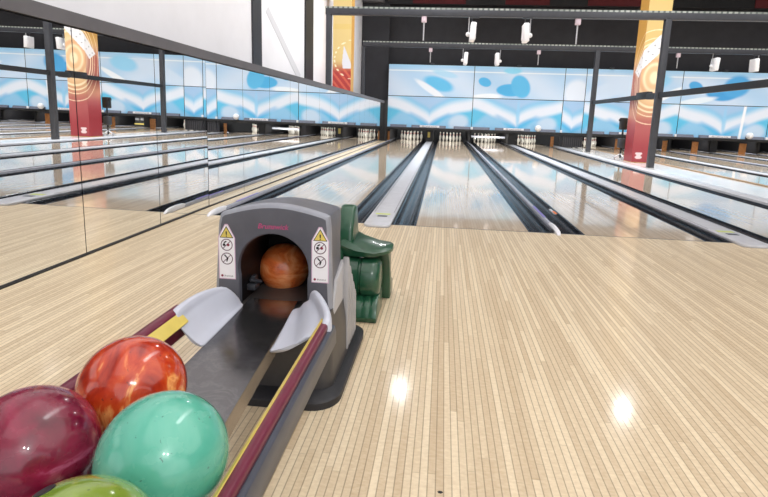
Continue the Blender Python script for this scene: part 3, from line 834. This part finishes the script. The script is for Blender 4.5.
# steel ball plate (track) from the mouth to the rack
b = B()
secs = []
for y, xl, xr, z in [(-2.66,-.135,.05,.262), (-2.80,-.125,.058,.268), (-2.90,-.122,.062,.305), (-2.98,-.119,.067,.336), (-3.2,-.108,.083,.339), (-3.49,-.10,.103,.339), (-3.75,-.098,.121,.337), (-4.4,-.098,.125,.334), (-5.4,-.098,.13,.33)]:
    secs.append([(xl,y,z-.004), (xr,y,z-.004), (xr,y,z), (xr-.02,y,z-.001), ((xl+xr)/2,y,z-.003), (xl+.02,y,z-.001), (xl,y,z)])
loft(b, secs); part('ball_track', b, M['plate'], ret)
b = B()
for xo in (0, 1):
    secs = []
    for y, xl, xr, z in [(-3.05,-.117,.070,.333), (-3.2,-.108,.083,.334), (-3.49,-.10,.103,.334), (-3.75,-.098,.121,.332), (-5.4,-.098,.13,.325)]:
        x = xr if xo else xl
        secs.append([(x-.004,y,z-.05), (x,y,z-.05), (x,y,z), (x-.004,y,z)])
    loft(b, secs)
plab(part('track_flange', b, M['flange'] if 'flange' in M else plastic('wood_reflection_flange', (.30,.25,.20), .25, .1, metal=.6), ret), 'metal edge tinted with reflected wood')  # brown of the reflected wood is put into the flange colour
# rails
def rail(xc, s, r0, yel, zc):
    """s=+1: outward is +x; r0 tube radius; yel = profile of the yellow strip"""
    y0, y1 = -3.345, -5.4
    b = B(); pts = []
    for k in range(16):
        a = 2*PI*k/16; ca, sa = math.cos(a), math.sin(a)
        pts.append((xc+r0*math.copysign(abs(ca)**.7, ca), zc+r0*math.copysign(abs(sa)**.7, sa)))
    prism(b, pts, 'y', y0, y1)
    nm = 'right' if s > 0 else 'left'
    r = plab(part('rail', b, M['maroon'], ret), 'maroon rounded %s rail' % nm)
    b = B(); prism(b, [(xc+s*u, zc+w) for u, w in yel], 'y', y0-(.03 if s < 0 else .002), y1)
    plab(part('yellow_strip', b, M['yellow'], r), 'yellow stripe along the inner edge')
    q = r0
    b = B(); prism(b, [(xc+s*q*.7,zc-q*.6), (xc+s*(q+.010),zc-q*.9), (xc+s*(q+.014),zc-.03), (xc+s*(q+.015),zc-.066), (xc+s*(q+.010),zc-.074), (xc-s*q,zc-.074), (xc-s*(q+.004),zc-.066), (xc-s*q*.8,zc-q*.8)], 'y', y0, y1); bev(b, .003)
    plab(part('channel', b, M['navy'] if s > 0 else M['maroon'], r), 'blue grey lower channel' if s > 0 else 'dark maroon lower channel')
rail(.264, 1, .0135, [(-.011,-.010), (-.020,-.008), (-.017,.008), (-.009,.0145), (-.007,.011)], .424)
rail(-.202, -1, .020, [(-.016,.004), (-.019,.010), (-.044,-.018), (-.041,-.023)], .422)
# pale grey plastic scoops at the mouth
def scoop(prof_list, name_side):
    b = B(); secs = []
    for y, pts in prof_list:
        s = [(x, y+dy, z) for x, z, dy in pts]
        low = [(x, y+dy, z-.008) for x, z, dy in reversed(pts)]
        secs.append(s+low)
    loft(b, secs)
    bmesh.ops.subdivide_edges(b, edges=[e for e in b.edges], cuts=0) if False else None
    o = plab(part('ball_guard', b, M['scoop'], ret), 'pale grey plastic guard on the %s of the mouth' % name_side)
    md = o.modifiers.new('sub', 'SUBSURF'); md.levels = 1; md.render_levels = 1
# left: outer ridge -> inner edge beside plate ; profile points (x,z,dy) outward to inward
def sprof(xo, xi, zr, f, drop, mid, fr=(.42,.58)):
    w = abs(xi-xo); d = 1 if xi > xo else -1; q = min(1, w/.09)
    P_ = [(-.012,zr-drop,0), (-.013,zr-.016,0), (-.007,zr-.002,0), (.004,zr+.001,0), (.013,zr-.003,0), (.018,zr-.016*q,0), (.0195,zr-.032*q,0), (.024,zr-.038*q,0)]
    out = [(xo+d*u*q, z, dy) for u, z, dy in P_]
    out += [(xo+d*w*fr[0], mid, f*.1), (xo+d*w*fr[1], min(mid, .362), f*.6), (xo+d*w*.74, .348, f*.9), (xi, .344, f)]
    return out
L = []
for y, xo, xi, zr in [(-3.405,-.194,-.098,.438), (-3.39,-.194,-.098,.446), (-3.35,-.194,-.099,.450), (-3.26,-.190,-.101,.452), (-3.18,-.162,-.104,.446), (-3.14,-.142,-.106,.436), (-3.10,-.130,-.108,.395), (-3.06,-.128,-.110,.360)]:
    L.append((y, sprof(xo, xi, zr, -.012 if y < -3.38 else 0, .045, .384 if zr > .42 else zr-.015, (.42,.58))))
scoop(L, 'left')
R = []
for y, xo, xi, zr in [(-3.405,.274,.100,.438), (-3.39,.274,.100,.448), (-3.35,.270,.098,.453), (-3.26,.232,.091,.458), (-3.18,.190,.084,.456), (-3.14,.172,.080,.445), (-3.10,.156,.076,.400), (-3.06,.148,.073,.362)]:
    R.append((y, sprof(xo, xi, zr, -.012 if y < -3.38 else 0, .075, .398 if zr > .42 else zr-.015)))
scoop(R, 'right')

# ------------------------------------------------------------------ balls
def bowling_ball(c, m, label, holes=None, group='bowling balls on the ball return'):
    b = B(); ball(b, (0,0,0), .1079, u=64, v=40)
    o = obj('bowling_ball', b, m, None); o.location = c
    tag(o, label, 'bowling ball', group)
    if holes:
        for d, r in holes:
            b = B(); d = Vector(d).normalized(); cyl(b, d*.1066, d*.1083, r, r, 20)
            plab(obj('finger_hole', b, M['ink'], o), 'dark finger hole')
    return o
bowling_ball((-.051,-3.819,.447), M['ball_orange'], 'orange red marbled bowling ball in front of the ball return track')
bowling_ball((.131,-4.016,.446), M['ball_turquoise'], 'turquoise bowling ball against the right maroon rail')
bowling_ball((-.100,-4.036,.447), M['ball_magenta'], 'dark magenta bowling ball at the left of the rack')
bowling_ball((.134,-4.236,.446), M['ball_green'], 'lime green bowling ball nearest the camera with a finger hole', [((-.40,.12,.92),.013), ((-.62,.0,.8),.011)])
bowling_ball((-.078,-2.69,.371), M['ball_copper'], 'orange brown bowling ball emerging from the round mouth of the hood')

# ------------------------------------------------------------------ green children's ramp behind the return
GX = -.02
rp = thing('ball_ramp', (GX, -2.1, 0), "green moulded plastic child's bowling ramp standing behind the ball return", 'bowling ramp')
b = B()
loft(b, [rrect(GX-.12,GX+.12,-2.34,-1.92,.04,.05), rrect(GX-.12,GX+.12,-2.30,-1.94,.04,.30), rrect(GX-.10,GX+.10,-2.22,-1.97,.04,.40)])
part('body', b, M['green'], rp)
for s in (1, -1):
    X = lambda v: GX+s*v
    # upright horn / rail
    b = B(); prism(b, [(-2.24,.30), (-2.22,.44), (-2.17,.53), (-2.12,.562), (-2.07,.555), (-2.05,.52), (-2.03,.44), (-1.98,.36), (-1.96,.28)], 'x', X(.075), X(.158)); bev(b, .018, 3); bmesh.ops.recalc_face_normals(b, faces=list(b.faces))
    part('side_rail', b, M['green'], rp)
    # flared wing / saddle
    b = B(); secs = []
    for x, z, ya, yb, th in [(.10,.40,-2.24,-1.98,.08), (.15,.385,-2.26,-1.97,.07), (.19,.368,-2.27,-1.98,.05), (.28,.352,-2.27,-2.02,.032), (.345,.355,-2.22,-2.06,.028), (.365,.352,-2.17,-2.09,.022)]:
        secs.append([(X(x),ya,z-th), (X(x),ya-.006,z-th*.4), (X(x),ya+.02,z), (X(x),yb-.02,z+.004), (X(x),yb,z-th*.4), (X(x),yb-.01,z-th)])
    loft(b, secs); part('wing', b, M['green'], rp)
    # rounded haunch
    b = B(); c = (-2.22,.20)
    pr = [(c[0]+0.108*math.cos(2*PI*k/24), c[1]+.108*math.sin(2*PI*k/24)) for k in range(24)]
    secs = []
    for x, k in [(.10,1.0), (.20,1.0), (.205,.93), (.215,.93), (.22,1.0), (.27,.99), (.295,.93), (.31,.78), (.315,.5)]:
        secs.append([(X(x), c[0]+(p[0]-c[0])*k, c[1]+(p[1]-c[1])*k) for p in pr])
    loft(b, secs); part('haunch', b, M['green'], rp)
    # front foot
    b = B(); secs = []
    for x, k in [(.07,1), (.225,1), (.23,.95), (.24,.95), (.245,1), (.265,1), (.27,.95), (.28,.95), (.285,1), (.312,.96)]:
        secs.append([(X(x),-2.36,.0), (X(x),-2.375,.03*k), (X(x),-2.35,.085*k), (X(x),-2.30,.115*k), (X(x),-2.14,.125*k), (X(x),-2.12,.0)])
    loft(b, secs); bev(b, .004); part('front_foot', b, M['green'], rp)
    # rear leg
    b = B(); prism(b, [(-2.18,.33), (-2.02,.335), (-2.0,.18), (-1.95,.11), (-1.87,.09), (-1.86,.0), (-2.00,.0), (-2.02,.10), (-2.08,.24)], 'x', X(.27), X(.345)); bev(b, .01, 2); bmesh.ops.recalc_face_normals(b, faces=list(b.faces))
    part('rear_leg', b, M['green'], rp)

# small scuff on the floor
b = B(); prism(b, [(.625+.008*math.cos(k), -3.49+.005*math.sin(k)) for k in range(6)], 'z', .0001, .0012)
one('rubber_crumb', b, M['ink'], 'tiny black speck on the wooden floor at the bottom of the photo', 'speck')

# ------------------------------------------------------------------ lights
def area(name, loc, size, power, rot=(0,0,0), shape='RECTANGLE', sy=None, col=(1,1,1), spread=None):
    L = bpy.data.lights.new(name, 'AREA'); L.shape = shape; L.size = size
    if sy: L.size_y = sy
    L.energy = power; L.color = col
    if spread: L.spread = spread
    o = bpy.data.objects.new(name, L); COL.objects.link(o); o.location = loc; o.rotation_euler = rot; return o
for i, (x, y) in enumerate([(-.15,6.45), (5.03,6.4), (10.2,6.4), (15.4,6.4)]):
    area('ceiling_lamp_light', (x, y, 5.46), .30, 55, shape='DISK')
    t = thing('ceiling_lamp', (x, y, 5.5), 'round high bay lamp hanging from the ceiling, %s from the left wall' % ORD[i], 'ceiling lamp', 'high bay lamps')
    b = B(); cyl(b, (x,y,5.49), (x,y,5.62), .17, .08, 24); part('shade', b, M['steel'], t)
    b = B(); cyl(b, (x,y,5.62), (x,y,HC), .012, n=8); part('cable', b, M['black'], t)
area('near_fill', (8, -4.0, 6.45), 20, 560, sy=9)  # added soft overhead fill for the approach, not a modelled fixture
for x_ in (3.9, 5.1): area('near_ceiling_lamp', (x_, -10.2, 6.2), .4, 130, rot=(math.radians(35),0,math.radians(-10)), shape='DISK')
area('rear_fill', (9, -10.6, 3.2), 20, 300, rot=(math.radians(90),0,0), sy=5)  # added broad fill from behind the camera, lights the scene frontally
area('lane_fill', (9, 10.5, 6.5), 22, 2150, sy=9, spread=math.radians(110))  # added overhead fill to brighten lanes, pins and printed panels
area('left_wall_fill', (2.2, 6, 6.3), 1.0, 330, rot=(0,math.radians(62),0), sy=18, spread=math.radians(130))  # added fill aimed at the left wall to brighten it
for i, x in enumerate(LANES[:9]):          # each pin deck has its own lamp behind the mask
    area('pin_deck_lamp', (x+W/2, 16.75, .57), .95, 26, rot=(math.radians(62),0,0), sy=.05)
wd = bpy.data.worlds.new('world'); S.world = wd; wd.use_nodes = True
wd.node_tree.nodes['Background'].inputs['Color'].default_value = (.93,.96,1,1)
wd.node_tree.nodes['Background'].inputs['Strength'].default_value = .55

# ------------------------------------------------------------------ camera
f, pit, yaw, rol, cx, H, D, sx, sy_ = 504.8597629551325, 0.17809314969766446, 0.0939836292182042, 0.03377336737500139, 0.5835237784575534, 1.0382943796619106, 4.756629476874243, 8.926098884322993, -41.78091610234663
cp, sp_ = math.cos(pit), math.sin(pit); cy, sn = math.cos(yaw), math.sin(yaw)
F = Vector((-sn*cp, cy*cp, -sp_)); R0 = Vector((cy, sn, 0)); U0 = R0.cross(F)
cr, sr = math.cos(rol), math.sin(rol)
Rv = R0*cr+U0*sr; Uv = U0*cr-R0*sr
cam = bpy.data.cameras.new('camera'); co = bpy.data.objects.new('camera', cam); COL.objects.link(co)
mt = Matrix.Identity(4)
for i in range(3): mt[i][0] = Rv[i]; mt[i][1] = Uv[i]; mt[i][2] = -F[i]
mt[0][3], mt[1][3], mt[2][3] = cx, -D, H
co.matrix_world = mt
cam.sensor_fit = 'HORIZONTAL'; cam.sensor_width = 36; cam.lens = f/768*36
cam.shift_x = -sx/768; cam.shift_y = sy_/768; cam.clip_start = .02; cam.clip_end = 200
S.camera = co
S.view_settings.view_transform = 'Standard'; S.view_settings.look = 'None'
S.view_settings.exposure = 0.0; S.view_settings.gamma = 1
